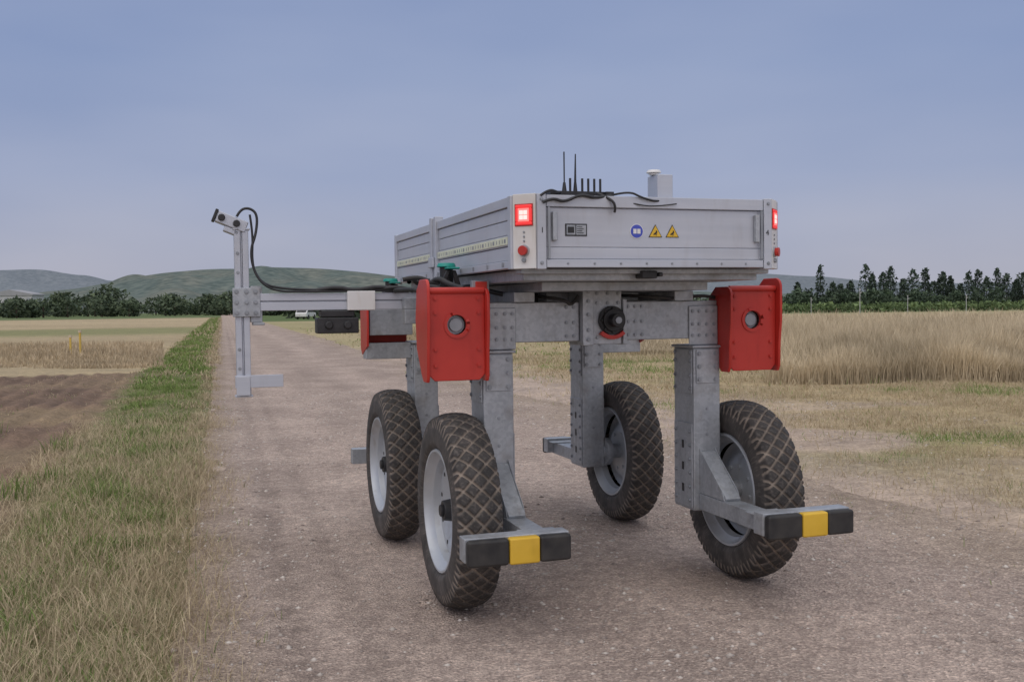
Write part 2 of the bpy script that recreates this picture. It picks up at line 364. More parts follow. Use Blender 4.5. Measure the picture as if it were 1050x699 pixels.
acc.done('dry_grass',GRASS)
acc=Acc()
def tall(n,xr,dr,hmean,wd,col=(STRAW2,STRAW),ramp=3.0):
    X=xr[0]+(xr[1]-xr[0])*rng.random(n); D=dr[0]+(dr[1]-dr[0])*rng.random(n)**1.5
    X=X*(D/dr[0])
    front=dr[0]+3.4*(vn(X,D*0,2.1,71)-.5)+1.0*(vn(X,D*0,.5,75)-.5); k=D>front-1.2*rng.random(n)
    sidef=xr[0]*(D/dr[0]); k&=(rng.random(n)<ss(0,2.5,X-sidef+1.2*(vn(X,D,1.1,77)))+.03)
    X=X[k];D=D[k];front=front[k]; u,v=xy2uv(X,D); n=len(u)
    r=rng.random((n,1)); c=lerp(col[0],col[1],r)*(.76+.48*vn(u,v,.9,72)[:,None])
    h=hmean*(.55+.32*rng.random(n)+.42*(vn(u,v,.8,73)-.15))*(.35+.65*ss(-1.2,ramp,D-front))
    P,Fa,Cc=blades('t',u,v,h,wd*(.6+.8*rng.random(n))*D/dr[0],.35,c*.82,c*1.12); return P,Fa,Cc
RS=(A(.46,.375,.25),A(.66,.56,.39))
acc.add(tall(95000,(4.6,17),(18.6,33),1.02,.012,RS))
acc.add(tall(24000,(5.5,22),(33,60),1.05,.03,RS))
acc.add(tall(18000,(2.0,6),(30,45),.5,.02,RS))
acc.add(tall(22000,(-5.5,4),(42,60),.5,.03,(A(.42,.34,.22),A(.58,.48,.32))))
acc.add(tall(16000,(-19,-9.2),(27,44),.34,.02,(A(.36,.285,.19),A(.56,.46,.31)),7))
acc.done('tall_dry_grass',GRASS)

# ------------------------------------------------------------ leaf masses
def leaves(centers,rad,n,size,c0,c1,shape='ball'):
    Ps=[];Cs=[]
    for (cx,cy,cz),(r,h) in zip(centers,rad):
        m=int(n*(.6+.6*rng.random())); t=rng.random(m)
        if shape=='cone': pr=r*np.minimum(1,(t+.05)*6)*(1-t)**.5*(.6+.65*rng.random(m)) 
        elif shape=='hedge': pr=r*(.5+.6*rng.random(m))
        else: pr=r*np.sqrt(np.maximum(0,1-(2*t-.9)**2/1.25))*(.45+.6*rng.random(m))
        a=rng.random(m)*2*math.pi
        lob=1+.28*np.sin(a*3+cx)+.2*np.sin(t*9+cy+a*2)
        p=np.stack([cx+np.cos(a)*pr*lob,cy+np.sin(a)*pr*lob,cz+t*h*(1 if shape=='cone' else .97)+ (0 if shape!='ball' else .08*h)],1)
        s=size*(.5+rng.random((m,1,1)))
        q=rng.standard_normal((m,4,3))*s*.62+p[:,None,:]
        q[:,:,2]=np.maximum(q[:,:,2],cz-.1)
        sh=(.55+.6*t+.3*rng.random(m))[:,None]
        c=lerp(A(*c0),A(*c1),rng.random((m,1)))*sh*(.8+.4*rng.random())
        Ps.append(q.reshape(-1,3)); Cs.append(np.repeat(c,4,0))
    P=np.concatenate(Ps);Cc=np.concatenate(Cs); m=len(P)//4
    T=np.array([(0,1,2),(0,2,3)]); Fa=(T[None]+np.arange(m)[:,None,None]*4).reshape(-1,3)
    return P,Fa,Cc
def trunks(centers,rad,fr=.25):
    P=[];Fa=[];n=0
    for (cx,cy,cz),(r,h) in zip(centers,rad):
        w=.05*r+.08
        for k in range(6):
            t=k/6*2*math.pi; P.append((cx+w*math.cos(t),cy+w*math.sin(t),cz-.2))
        for k in range(6):
            t=k/6*2*math.pi; P.append((cx+w*.4*math.cos(t),cy+w*.4*math.sin(t),cz+h*.7))
        for k in range(6): Fa+= [(n+k,n+(k+1)%6,n+6+(k+1)%6),(n+k,n+6+(k+1)%6,n+6+k)]
        n+=12
    P=np.array(P);return P,np.array(Fa),np.tile(A(.07,.05,.04),(len(P),1))
acc=Acc(); D=350
cy=[(820,290,.9),(843,272,1),(853,290,1.1),(862,292,1.2),(874,288,1.1),(887,272,1.2),(896,281,1.2),(905,280,1.1),(915,274,1.3),(926,286,1.2),(938,277,1.3),(949,275,1.1),(958,289,1.3),(967,279,1.2),(975,284,1.2),(984,292,1.2),(993,279,1.3),(1003,277,1.3),(1013,284,1.4),(1022,275,1.2),(1031,281,1.3),(1041,287,1.3),(1050,280,1.3),(1062,276,1.2),(1075,282,1.3),(1090,278,1.3),(1108,279,1.3),(1130,284,1.2),(1150,280,1.2),(1175,278,1.2)]
cc=[];rr=[]
for x,y,w in cy:
    d=D+random.uniform(-12,12); cc.append((PX(x+random.uniform(-2,2),d),d,0)); rr.append((1.8*w*random.uniform(.75,1.45),PZ(x,y,d)))
acc.add(leaves(cc,rr,750,.42,(.038,.058,.042),(.075,.10,.07),'cone')); acc.add(trunks(cc,rr))  # cypress leaf colours lightened to paint in distance haze
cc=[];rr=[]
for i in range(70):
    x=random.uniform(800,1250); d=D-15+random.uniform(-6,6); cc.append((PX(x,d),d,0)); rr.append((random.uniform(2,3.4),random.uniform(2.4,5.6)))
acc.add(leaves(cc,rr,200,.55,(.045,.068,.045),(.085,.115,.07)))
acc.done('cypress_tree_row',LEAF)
acc=Acc(); cc=[];rr=[]
for row in range(4):
    for x in np.arange(-15,210,1.6):
        d=150+row*14+random.uniform(-.3,.3); cc.append((x,d,0)); rr.append((.9,random.uniform(1.0,1.5)))
acc.add(leaves(cc,rr,50,.26,(.07,.105,.045),(.15,.20,.085),'hedge')); acc.done('vineyard_hedge',LEAF)
acc=Acc(); cc=[];rr=[]
for i in range(120):
    x=random.uniform(-260,245); d=random.uniform(260,420)
    y=random.uniform(302,313) if not -20<x<48 else random.uniform(307,313)
    cc.append((PX(x,d),d,0)); h=max(2.2,PZ(x,y,d)); rr.append((h*random.uniform(.5,.95),h))
for x,y in ((110,294),(118,297),(68,302),(175,303),(214,303),(236,300),(98,299),(60,302),(226,305),(60,306)):
    d=290; h=PZ(x,y,d); cc.append((PX(x,d),d,0)); rr.append((h*.5,h))
for i in range(26):
    x=random.uniform(240,420); d=random.uniform(150,330); h=max(2,PZ(x,random.uniform(306,314),d)); cc.append((PX(x,d),d,0)); rr.append((h*.7,h))
for i in range(30):
    x=random.uniform(440,830); d=random.uniform(330,420); h=max(2.5,PZ(x,random.uniform(303,308),d)); cc.append((PX(x,d),d,0)); rr.append((h*.8,h))
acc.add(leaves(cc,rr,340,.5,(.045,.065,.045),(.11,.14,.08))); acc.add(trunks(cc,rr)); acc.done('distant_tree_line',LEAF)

# ------------------------------------------------------------ hills
def hill(name,D0,pts,c0,c1,depth,seed,con):
    xs=np.linspace(-900,1950,520); px=[p[0] for p in pts]; py=[p[1] for p in pts]
    yy=np.interp(xs,px,py); yy=np.convolve(np.pad(yy,8,'edge'),np.ones(17)/17,'valid')
    Xc=(xs-525)/F*D0; Zc=H+(314-.012*(xs-525)-yy)/F*D0
    rows=np.linspace(0,1,34); P=[];C=[]
    for t in rows:
        s=math.sin(min(t,1)*math.pi*.5)**1.3 if t<=1 else 1
        d=D0-depth*(1-t); nz=(vn(xs,np.full_like(xs,t*400),45,seed)-.5)*.35*math.sin(t*math.pi)
        P.append(np.stack([Xc*d/D0,np.full_like(Xc,d),np.maximum(-1,Zc*(s+nz))],1))
        m=vn(xs,np.full_like(xs,t*300),30,seed+1)*.6+vn(xs,np.full_like(xs,t*300),9,seed+2)*.4
        C.append(lerp(A(*c0),A(*c1),ss(.3,.7,m)[:,None]))
    P.append(P[-1]*A(1.1,1.1,0)+A(0,0,-2)); C.append(C[-1])
    nr=len(P); nx=len(xs); P=np.concatenate(P);C=np.concatenate(C); i=np.arange(nr*nx).reshape(nr,nx)
    Fq=np.stack([i[:-1,:-1],i[:-1,1:],i[1:,1:],i[1:,:-1]],-1).reshape(-1,4)
    m,nt,b=newmat(name+'_mat'); a=N(nt,'ShaderNodeAttribute',attribute_name='Col'); v=objvec(nt)
    c1_,f1=noise_mix(nt,(.72,.76,.76),(1.16,1.13,1.08),.09,8,.4,.6,v)
    vo=N(nt,'ShaderNodeTexVoronoi'); vo.inputs['Scale'].default_value=.13; nt.links.new(v,vo.inputs['Vector'])
    r=N(nt,'ShaderNodeValToRGB'); r.color_ramp.elements[0].color=(.62,.68,.66,1); r.color_ramp.elements[1].color=(1.1,1.1,1.08,1); r.color_ramp.elements[0].position=.25; r.color_ramp.elements[1].position=.5
    nt.links.new(vo.outputs['Distance'],r.inputs['Fac'])
    nt.links.new(mul(nt,mul(nt,a.outputs['Color'],c1_,.8*con),r.outputs['Color'],.5*con),b.inputs['Base Color']); b.inputs['Roughness'].default_value=1; b.inputs['Specular IOR Level'].default_value=0
    np_mesh(name,P,Fq,C,m,True)
hill('hill',1300,[(-900,300),(-300,306),(0,307),(60,302),(100,293),(130,286),(165,281),(200,278.5),(250,278),(300,278.5),(350,279.5),(385,283),(430,290),(520,297),(700,300),(860,303),(1950,304)],(.135,.165,.155),(.175,.19,.17),700,80,1)  # distance haze is painted into these grey-green base colours
hill('hill',2600,[(-900,290),(-200,284),(0,279),(50,279.5),(85,284),(110,289),(150,291),(400,290),(560,287),(700,283),(770,280),(800,280),(830,284),(870,289),(930,291),(1050,292),(1950,290)],(.19,.215,.24),(.205,.23,.255),900,90,.5)  # far ridge: stronger haze put into bluish base colours, contrast lowered

# ------------------------------------------------------------ building, car, stakes, poles
def prismhouse():
    d=480; x0=PX(-12,d); x1=PX(34,d); b=empty('farm_warehouse',((x0+x1)/2,d,0)); w=(x1-x0)/2; h=PZ(10,297.5,d)
    p=Part('walls',surf('wall_render',(.45,.45,.45),(.52,.52,.52),.5,.8),b,.03); p.box(-w,w,0,12,0,h*.78); p.done()
    p=Part('roof',surf('roof_sheet',(.30,.30,.31),(.36,.36,.37),.5,.7),b,.02)
    p.prism([(-w-.4,h*.78),(w+.4,h*.78),(w+.4,h*.84),(0,h*1.02),(-w-.4,h*.84)],'y',-.4,12.4); p.done()
    p=Part('windows_and_door',ALUD,b,.01)
    for i in range(6): 
        xx=-w+1.8+i*(2*w-3.6)/5; p.box(xx-.7,xx+.7,-.05,-.01,h*.50,h*.68)
    p.box(-1.2,1.2,-.06,-.012,.02,h*.38); p.done()
prismhouse()
def car():
    d=150; b=empty('parked_car',(PX(314,d),d,0),math.radians(82)); 
    p=Part('body',WHITE,b,.06)
    p.prism([(-2.1,.35),(2.1,.35),(2.15,.75),(1.9,.95),(1.0,1.0),(.5,1.45),(-1.3,1.48),(-1.95,1.0),(-2.15,.8)],'y',-.85,.85); p.done()
    p=Part('windows',BLACK,b,.01); p.prism([(-1.75,1.02),(.85,1.02),(.42,1.4),(-1.25,1.42)],'y',-.87,.87); p.prism([(-2.0,1.03),(-1.42,1.40),(-1.45,1.45),(-2.05,1.05)],'y',-.7,.7); p.done()
    p=Part('wheels',RUB,b,.02)
    for x in (-1.3,1.35):
        for y in (-.8,.8): p.cyl((x,y-.1,.33),(x,y+.1,.33),.33,20)
    p.done()
car()
STK=surf('stake_yellow',(.55,.38,.06),(.62,.44,.10),9,.6)
for (xp,y0,y1) in ((72,362,346),(82,364,341)):
    d=H*F/(y0-hor(xp))*.97; b=empty('marker_stake',(PX(xp,d),d,0)); z=PZ(xp,y1,d)
    p=Part('stake',STK,b,.004); p.box(-.028,.028,-.03,.03,-.05,z); p.done()
    p=Part('cap',surf('stake_cap',(.5,.42,.3),(.6,.5,.35),9,.6),b,.004); p.box(-.045,.045,-.04,.04,z,z+.08); p.done()
PG=surf('post_grey',(.42,.43,.44),(.5,.51,.52),9,.6)
for xp,yt,d in ((832,306,95),(882,297,70),(931,304,85),(991,303,80)):
    b=empty('irrigation_post',(PX(xp,d),d,0)); z=PZ(xp,yt,d)
    p=Part('pole',PG,b,0); p.cyl((0,0,-.1),(0,0,z),.022,10); p.done()
    p=Part('head',PG,b,0); p.cyl((0,0,z),(0,0,z+.10),.04,10,.025); p.cyl((0,0,z*.9),(.14,0,z*.93),.02,8); p.done()

# ------------------------------------------------------------ ROBOT
TH=math.radians(17.9)
R=empty('agricultural_robot',(-.287,5.142,-.008),TH)
RW=.4875; WB=1.615; TW=1.625
def tyre(cx,cy,flip,ph0):
    nphi=760; nw=76
    s=np.linspace(-1,1,nw)
    lat=np.where(np.abs(s)<.66, s/.66*.099, np.sign(s)*(.099+.015*np.sin(np.clip((np.abs(s)-.66)/.34,0,1)*math.pi*.75)))
    k=np.clip((np.abs(s)-.66)/.34,0,1)
    rad=np.where(np.abs(s)<.66, RW-.024*(np.abs(s)/.66)**2.4, (RW-.024)-(RW-.024-.305)*k**1.15)
    lat=np.where(k>.85,np.sign(s)*(np.abs(lat)-.02*(k-.85)/.15),lat)
    ph=np.linspace(0,2*math.pi,nphi,endpoint=False)
    PHI,S=np.meshgrid(ph,s,indexing='ij'); LAT=np.broadcast_to(lat,PHI.shape); RAD=np.broadcast_to(rad,PHI.shape).copy()
    Nn=36; uu=(PHI+ph0)/(2*math.pi)*Nn; q=LAT/.105*1.25
    a=np.abs((uu+q)%1-.5)*2; b_=np.abs((uu-q)%1-.5)*2
    g=np.maximum(ss(.76,.86,a),ss(.76,.86,b_))
    K=np.broadcast_to(k,PHI.shape)
    tread=1-ss(.26,.34,K)
    RAD-=g*.012*tread
    side=ss(.2,.3,K)
    blk=A(.036,.034,.033); dust=A(.20,.175,.15); sw=A(.058,.054,.051)
    m=(g*tread)[...,None]; base=blk*(1-side[...,None])+sw*side[...,None]
    nn=vn(PHI*60,S*30,8,92)[...,None]; n2=vn(PHI*200,S*60,3,93)[...,None]
    col=base*(.7+.6*nn)*(1-m)+dust*(.75+.45*nn)*m
    col=col+ A(.045,.040,.036)*ss(.55,.95,n2)
    ring=(np.exp(-((K-.5)/.02)**2)+np.exp(-((K-.8)/.02)**2))[...,None]; col=col*(1+.35*ring)
    X=LAT+np.sign(S)*.003*ring[...,0]; Yy=RAD*np.cos(PHI); Z=RAD*np.sin(PHI)
    V=np.stack([X+cx,Yy+cy,Z+RW],-1).reshape(-1,3)
    i=np.arange(nphi*nw).reshape(nphi,nw); j=np.roll(i,-1,0)
    Fq=np.stack([i[:,:-1],i[:,1:],j[:,1:],j[:,:-1]],-1).reshape(-1,4)
    return V,Fq,col.reshape(-1,3)
for (wi,wx,wy,io,fb) in ((1,0,0,1,-1),(2,TW,0,-1,-1),(3,0,WB,1,1),(4,TW,WB,-1,1)):
    V,Fq,Cc=tyre(wx,wy,io,wi*.37); np_mesh('tyre_%d'%wi,V,Fq,Cc,TYRE,True,R)
    p=Part('rim_%d'%wi,RIM,R,0)
    for sgn in (1,-1):
        prof=[(sgn*.095,.310),(sgn*.104,.306),(sgn*.104,.296),(sgn*.088,.288),(sgn*.07,.276),(sgn*.06,.262),(sgn*.02,.255)]
        p.revolve_x(prof,wx,wy,RW,64)
    o=-io
    p.revolve_x([(o*.02,.256),(o*.03,.235),(o*.025,.20),(-o*.005,.165),(-o*.010,.12),(o*.015,.095),(o*.02,.0)],wx,wy,RW,64)
    p.revolve_x([(o*.008,.256),(o*.018,.235),(o*.013,.20),(-o*.017,.165),(-o*.022,.12),(-o*.02,.0)],wx,wy,RW,64)
    for k in range(8):
        t=k/8*2*math.pi+.2; y=wy+.125*math.cos(t); z=RW+.125*math.sin(t)
        p.cyl((wx-o*.03,y,z),(wx+o*.016,y,z),.012,6)
    p.done()
    p=Part('hub_%d'%wi,BLACK,R,.003)
    p.cyl((wx+o*.015,wy,RW),(wx+o*.075,wy,RW),.058,28,.05); p.cyl((wx+o*.075,wy,RW),(wx+o*.09,wy,RW),.03,20)
    for k in range(10):
        t=k/10*2*math.pi+.2; y=wy+.215*math.cos(t); z=RW+.215*math.sin(t)
        p.cyl((wx+o*.020,y,z),(wx+o*.0285,y,z),.013,14)
    p.done()
    p=Part('axle_%d'%wi,GALV,R,.003)
    p.cyl((wx,wy,RW),(wx+io*.15,wy,RW),.05,28); p.cyl((wx+io*.10,wy,RW),(wx+io*.139,wy,RW),.095,32); p.done()
    x0,x1=(wx+.14,wx+.30) if io>0 else (wx-.30,wx-.14)
    y0,y1=wy-.02,wy+.21
    p=Part('leg_post_%d'%wi,GALV,R,.006); p.box(x0,x1,y0,y1,.385,1.27)
    p.box(x0-.012,x1+.012,y0-.015,y1+.015,1.2702,1.285); p.done()
    p=Part('leg_plates_%d'%wi,GALV,R,.002)
    p.box(x0-.007,x0-.0005,y0+.012,y1-.012,.40,.86); p.box(x1+.0005,x1+.007,y0+.012,y1-.012,.40,.86)
    p.box(x0+.014,x1-.014,y0-.008,y0-.0005,1.08,1.262)
    p.box(x0-.007,x0-.0005,y0+.015,y1-.015,1.02,1.262)
    p.done()
    p=Part('leg_bolts_%d'%wi,ALUD,R,0)
    for z in np.arange(.44,.86,.075):
        for y in (y0+.035,y1-.035): p.bolt(x0-.007,y,z,'-x',.008,.009)
    for z in (1.05,1.12,1.20,1.245):
        for y in (y0+.03,y1-.03): p.bolt(x0-.007,y,z,'-x')
    for z in (1.10,1.17,1.24):
        for x in (x0+.03,x1-.03): p.bolt(x,y0-.008,z,'-y')
    for z in (.66,.80,.94): p.bolt((x0+x1)/2,y0,z,'-y',.006,.005)
    p.done()
    p=Part('leg_slots_%d'%wi,BLACK,R,0)
    for z in (.50,.62,.74): p.box(x0-.0085,x0-.0072,(y0+y1)/2-.012,(y0+y1)/2+.012,z-.022,z+.022)
    p.done()
    xa=(x0+x1)/2; ye=wy+fb*.70; ya=y0+.0 if fb<0 else y1
    p=Part('bumper_arm_%d'%wi,GALV,R,.005)
    p.beam((xa,ya+fb*.002,.438),(xa,ye,.438),.105,.085)
    if fb<0:
        p.beam((xa,ya+fb*.004,.70),(xa,ya+fb*.27,.485),.085,.028,(0,0,1))
        for sx in (-.048,.043): p.prism([(ya+fb*.002,.482),(ya+fb*.002,.73),(ya+fb*.03,.70),(ya+fb*.24,.535),(ya+fb*.27,.482)],'x',xa+sx,xa+sx+.005)
    else:
        p.prism([(ya+fb*.002,.482),(ya+fb*.002,.56),(ya+fb*.10,.482)],'x',xa-.003,xa+.003)
    p.done()
    bc=wx+io*.077; bx0,bx1=bc-.238,bc+.238
    p=Part('bumper_bracket_%d'%wi,GALV,R,.004)
    ya_,yb_=sorted((wy+fb*.655,wy+fb*.74)); p.box(bx0-.004,bx1+.004,ya_,yb_,.40,.506)
    p.box(xa-.09,xa+.09,*sorted((wy+fb*.56,wy+fb*.654)),.4815,.489); p.done()
    yf,yk=wy+fb*.787,wy+fb*.7405
    def rb(pname,xx0,xx1,mat,bv):
        q=Part(pname,mat,R,bv); y_a,y_b=sorted((yf,yk)); q.box(xx0,xx1,y_a,y_b,.386,.503); return q.done()
    rb('bumper_pad_left_%d'%wi,bx0,bc-.050,RUB,.014); rb('bumper_stripe_%d'%wi,bc-.049,bc+.091,YEL,.010); rb('bumper_pad_right_%d'%wi,bc+.092,bx1,RUB,.014)
    rx0,rx1=(wx-.17,wx+.14) if io>0 else (wx-.14,wx+.17)
    if fb<0:
        yb=-.10; z0,z1=1.145,1.60
        p=Part('suspension_bracket_%d'%wi,RED,R,.004)
        cx_,cz_=(rx0+rx1)/2,1.42
        outl=[(rx0+.012,z1-.01),(rx0+.012,z0+.03),(rx0+.04,z0),(rx1-.04,z0),(rx1-.012,z0+.03),(rx1-.012,z1-.01)]
        nseg=48; hole=[(cx_+.048*math.cos(2*math.pi*i/nseg),cz_+.048*math.sin(2*math.pi*i/nseg)) for i in range(nseg)]
        def hit(a):
            dx,dz=math.cos(a),math.sin(a); best=9
            for i in range(len(outl)):
                (ax,az),(bx,bz)=outl[i],outl[(i+1)%len(outl)]; ex,ez=bx-ax,bz-az; det=dx*(-ez)+dz*ex
                if abs(det)<1e-9: continue
                rxx,rzz=ax-cx_,az-cz_; t=(rxx*(-ez)+rzz*ex)/det; s_=(dx*rzz-dz*rxx)/det
                if t>0 and -1e-6<=s_<=1+1e-6: best=min(best,t)
            return (cx_+dx*best,cz_+dz*best)
        oo=[hit(2*math.pi*i/nseg) for i in range(nseg)]
        vs=[(a,yb,b) for a,b in hole]+[(a,yb,b) for a,b in oo]+[(a,yb+.014,b) for a,b in hole]+[(a,yb+.014,b) for a,b in oo]
        fs=[]
        for i in range(nseg):
            j=(i+1)%nseg; fs+=[(i,j,nseg+j,nseg+i),(2*nseg+i,2*nseg+j,3*nseg+j,3*nseg+i),(i,j,2*nseg+j,2*nseg+i),(nseg+i,nseg+j,3*nseg+j,3*nseg+i)]
        p._add(vs,fs)
        def flange(xa_,xb_,outer):
            top=1.645 if outer else 1.60
            prof=[(yb-.025,z0+.02),(yb-.03,1.30),(yb-.045,1.42),(yb-.045,top-.06)]+[(yb-.045+.05-.05*math.cos(t),top-.05+.05*math.sin(t)) for t in np.linspace(.2,math.pi/2,6)]+[(.02,top),(.09,top-.05),(.12,1.45),(.10,1.30),(.0,z0+.03),(-.04,z0-.005),(yb-.01,z0-.005)]
            p.prism(prof,'x',xa_,xb_)
        if io>0: flange(rx0-.004,rx0+.012,True); flange(rx1-.012,rx1+.004,False)
        else: flange(rx0-.004,rx0+.012,False); flange(rx1-.012,rx1+.004,True)
        p.box(rx0+.012,rx1-.012,yb+.0142,.10,1.52,1.535); p.box(rx0+.012,rx1-.012,yb+.0142,.06,1.20,1.215)
        p.cyl((rx0+.013,yb+.004,z1-.012),(rx1-.013,yb+.004,z1-.012),.017,16)
        p.done()
        p=Part('bracket_ring_%d'%wi,RED,R,.002)
        for i in range(40):
            a0,a1=2*math.pi*i/40,2*math.pi*(i+1)/40
            p.prism([(cx_+.050*math.cos(a0),cz_+.050*math.sin(a0)),(cx_+.066*math.cos(a0),cz_+.066*math.sin(a0)),(cx_+.066*math.cos(a1),cz_+.066*math.sin(a1)),(cx_+.050*math.cos(a1),cz_+.050*math.sin(a1))],'y',yb-.006,yb-.0003)
        bmesh.ops.remove_doubles(p.bm,verts=p.bm.verts[:],dist=1e-5)
        p.bevel=0; p.done()
        p=Part('bracket_shaft_%d'%wi,ALUD,R,.002); p.cyl((cx_,yb+.03,cz_),(cx_,.05,cz_),.047,32); p.cyl((cx_,yb+.018,cz_),(cx_,yb+.03,cz_),.034,24); p.done()
        p=Part('bracket_bolts_%d'%wi,RED,R,0)
        for x in (rx0+.045,rx1-.045):
            for z in (1.22,1.30,1.48,1.55): p.bolt(x,yb,z,'-y',.008,.009)
        p.done()
        p=Part('bracket_stub_%d'%wi,GALV,R,.004); p.box(rx0+.02,rx1-.02,.0,.14,1.33,1.51); p.done()
    else:
        yb=wy+.21
        sx0,sx1=(wx-.165,wx+.139) if io>0 else (wx-.139,wx+.165)
        p=Part('suspension_bracket_%d'%wi,RED,R,.004)
        xo=rx0 if io>0 else rx1-.014
        p.prism([(wy-.03,1.26),(wy-.05,1.40),(wy-.03,1.58),(wy+.0,1.61),(wy+.17,1.61),(yb,1.55),(yb,1.24),(yb-.05,1.2)],'x',xo,xo+.014)
        a,b=(rx0+.014,rx1) if io>0 else (rx0,rx1-.014)
        p.box(a,b,yb-.014,yb,1.24,1.58); p.box(a,b,wy-.03,wy+.19,1.565,1.58)
        p.done()
        p=Part('rear_stub_%d'%wi,GALV,R,.005); p.box(sx0,sx1,wy+.03,wy+.15,1.175,1.28); p.box(sx0+.02,sx1,wy+.0,wy+.15,1.33,1.50); p.done()

# chassis
p=Part('front_crossbeam',GALV,R,.006); p.box(.145,.672,.0,.14,1.322,1.527); p.box(.928,TW-.145,.0,.14,1.322,1.527)
p.box(.146,.32,-.012,-.001,1.287,1.50); p.box(TW-.32,TW-.146,-.012,-.001,1.287,1.50); p.done()
p=Part('pivot_plates',GALV,R,.004)
p.box(.675,.735,-.045,.16,1.30,1.615); p.box(.737,.90,-.03,.16,1.305,1.612); p.box(.902,.925,-.045,.16,1.30,1.54)
p.done()
p=Part('rear_crossbeam',GALV,R,.006); p.box(.30,TW-.30,WB+.02,WB+.15,1.34,1.50); p.done()
p=Part('side_beams',GALV,R,.006)
for x in (.18,TW-.30): p.box(x,x+.12,.142,WB+.018,1.34,1.50)
p.done()
p=Part('beam_bolts',ALUD,R,0)
for x in (.17,.215,.26,.30,TW-.17,TW-.215,TW-.26,TW-.30):
    for z in (1.34,1.40,1.47): p.bolt(x,-.012,z,'-y',.007,.008)
for x in (.60,.64,.95,.99,1.03):
    for z in (1.35,1.42,1.50): p.bolt(x,0,z,'-y',.007,.008)
for z in (1.33,1.38,1.46,1.53,1.58): p.bolt(.705,-.045,z,'-y',.008,.009)
for z in (1.52,1.57,1.34): 
    for x in (.76,.82,.88): p.bolt(x,-.03,z,'-y',.007,.008)
p.done()
p=Part('pivot_bearing',BLACK,R,.003)
pc=(.838,1.43); p.cyl((pc[0],-.031,pc[1]),(pc[0],-.055,pc[1]),.074,40); p.cyl((pc[0],-.055,pc[1]),(pc[0],-.075,pc[1]),.058,40); p.cyl((pc[0],-.075,pc[1]),(pc[0],-.13,pc[1]),.034,28); 
for k in range(8):
    t=k/8*2*math.pi; p.cyl((pc[0]+.062*math.cos(t),-.055,pc[1]+.062*math.sin(t)),(pc[0]+.062*math.cos(t),-.066,pc[1]+.062*math.sin(t)),.008,6)
p.done()
p=Part('pivot_cap',ALUD,R,.002); p.cyl((pc[0],-.1302,pc[1]),(pc[0],-.136,pc[1]),.018,20); p.done()
p=Part('pivot_guard',RED,R,.002)
pts=[(pc[0]+.10*math.cos(t),pc[1]+.10*math.sin(t)) for t in np.linspace(math.radians(225),math.radians(315),14)]+[(pc[0]+.079*math.cos(t),pc[1]+.079*math.sin(t)) for t in np.linspace(math.radians(315),math.radians(225),14)]
p.prism(pts,'y',-.06,-.031); p.done()
p=Part('subframe',GALV,R,.004)
p.box(.20,1.425,-.50,1.92,1.625,1.679); p.box(.17,1.455,-.56,-.47,1.655,1.6785)
p.box(.36,1.26,-.30,1.8,1.58,1.624)
for x in (.30,1.20): p.box(x,x+.11,-.05,1.7,1.528,1.5795)
p.box(.55,1.09,.165,.30,1.53,1.5795)
p.done()
p=Part('underside_equipment',BLACK,R,.006)
p.box(.45,.66,.30,.9,1.46,1.578); p.box(.95,1.15,.30,1.2,1.45,1.578); p.box(.76,.84,-.585,-.505,1.632,1.668); p.box(.842,.862,-.60,-.505,1.64,1.66)
p.done()
tube('underside_cable',[(.45,.1,1.56),(.55,-.1,1.545),(.62,-.03,1.50),(.66,-.02,1.56)],.009,RUB,R)
tube('underside_cable',[(.95,.1,1.56),(1.08,-.08,1.55),(1.22,-.02,1.535),(1.40,.0,1.56),(1.5,.03,1.54)],.009,RUB,R)

# ---- body (drop-side cargo tray)
bx0,bx1,by0,by1,bz0,bz1=.13,1.495,-.646,2.06,1.68,2.005; ch=.084
segs=[(1.680,1.716,.010),(1.718,1.770,.0),(1.772,1.950,-.003),(1.952,2.005,.010)]
p=Part('front_side_board',ALU,R,.003)
for z0,z1,o in segs: p.box(bx0+ch+.045,bx1-ch-.045,by0-o,by0+.03,z0,z1)
p.done()
p=Part('rear_side_board',ALU,R,.003)
for z0,z1,o in segs: p.box(bx0+.03,bx1-.03,by1-.03,by1+o,z0,z1)
p.done()
segl=[(1.680,1.716,.010),(1.718,1.780,.0),(1.783,1.832,.004),(1.835,1.900,-.002),(1.902,1.958,.0),(1.960,2.005,.010)]
for nm,x,sg in (('left_side_board',bx0,-1),('right_side_board',bx1,1)):
    p=Part(nm,ALU,R,.003)
    for (ya,yb_) in ((by0+ch+.045,.83),(.99,by1-.045)):
        for z0,z1,o in segl:
            a,b=sorted((x+sg*o,x-sg*.03)); p.box(a,b,ya,yb_,z0,z1)
    p.done()
p=Part('stake_posts',ALU,R,.004)
for x,sg in ((bx0,-1),(bx1,1)):
    for (ya,yb_) in ((.835,.985),):
        a,b=sorted((x+sg*.02,x-sg*.03)); p.box(a,b,ya,ya+.045,1.62,2.035); p.box(a,b,yb_-.045,yb_,1.62,2.035); a,b=sorted((x+sg*.008,x-sg*.03)); p.box(a,b,ya+.046,yb_-.046,1.63,2.03)
        a,b=sorted((x+sg*.035,x+sg*.021)); p.box(a,b,ya+.02,yb_-.02,1.74,1.80)
    a,b=sorted((x+sg*.012,x-sg*.03)); p.box(a,b,by1-.043,by1+.012,1.67,2.01)
    p.box(a,b,by0+ch,by0+ch+.043,1.675,2.008)
p.box(bx0+ch,bx0+ch+.043,by0-.014,by0+.03,1.672,2.010); p.box(bx1-ch-.043,bx1-ch,by0-.014,by0+.03,1.672,2.010)
p.done()
p=Part('tray_floor',ALUD,R,0); p.box(bx0+.031,bx1-.031,by0+.10,by1-.031,1.685,1.70); p.box(bx0+ch,bx1-ch,by0+.031,by0+.099,1.685,1.70); p.done()
p=Part('latches',ALUD,R,.002)
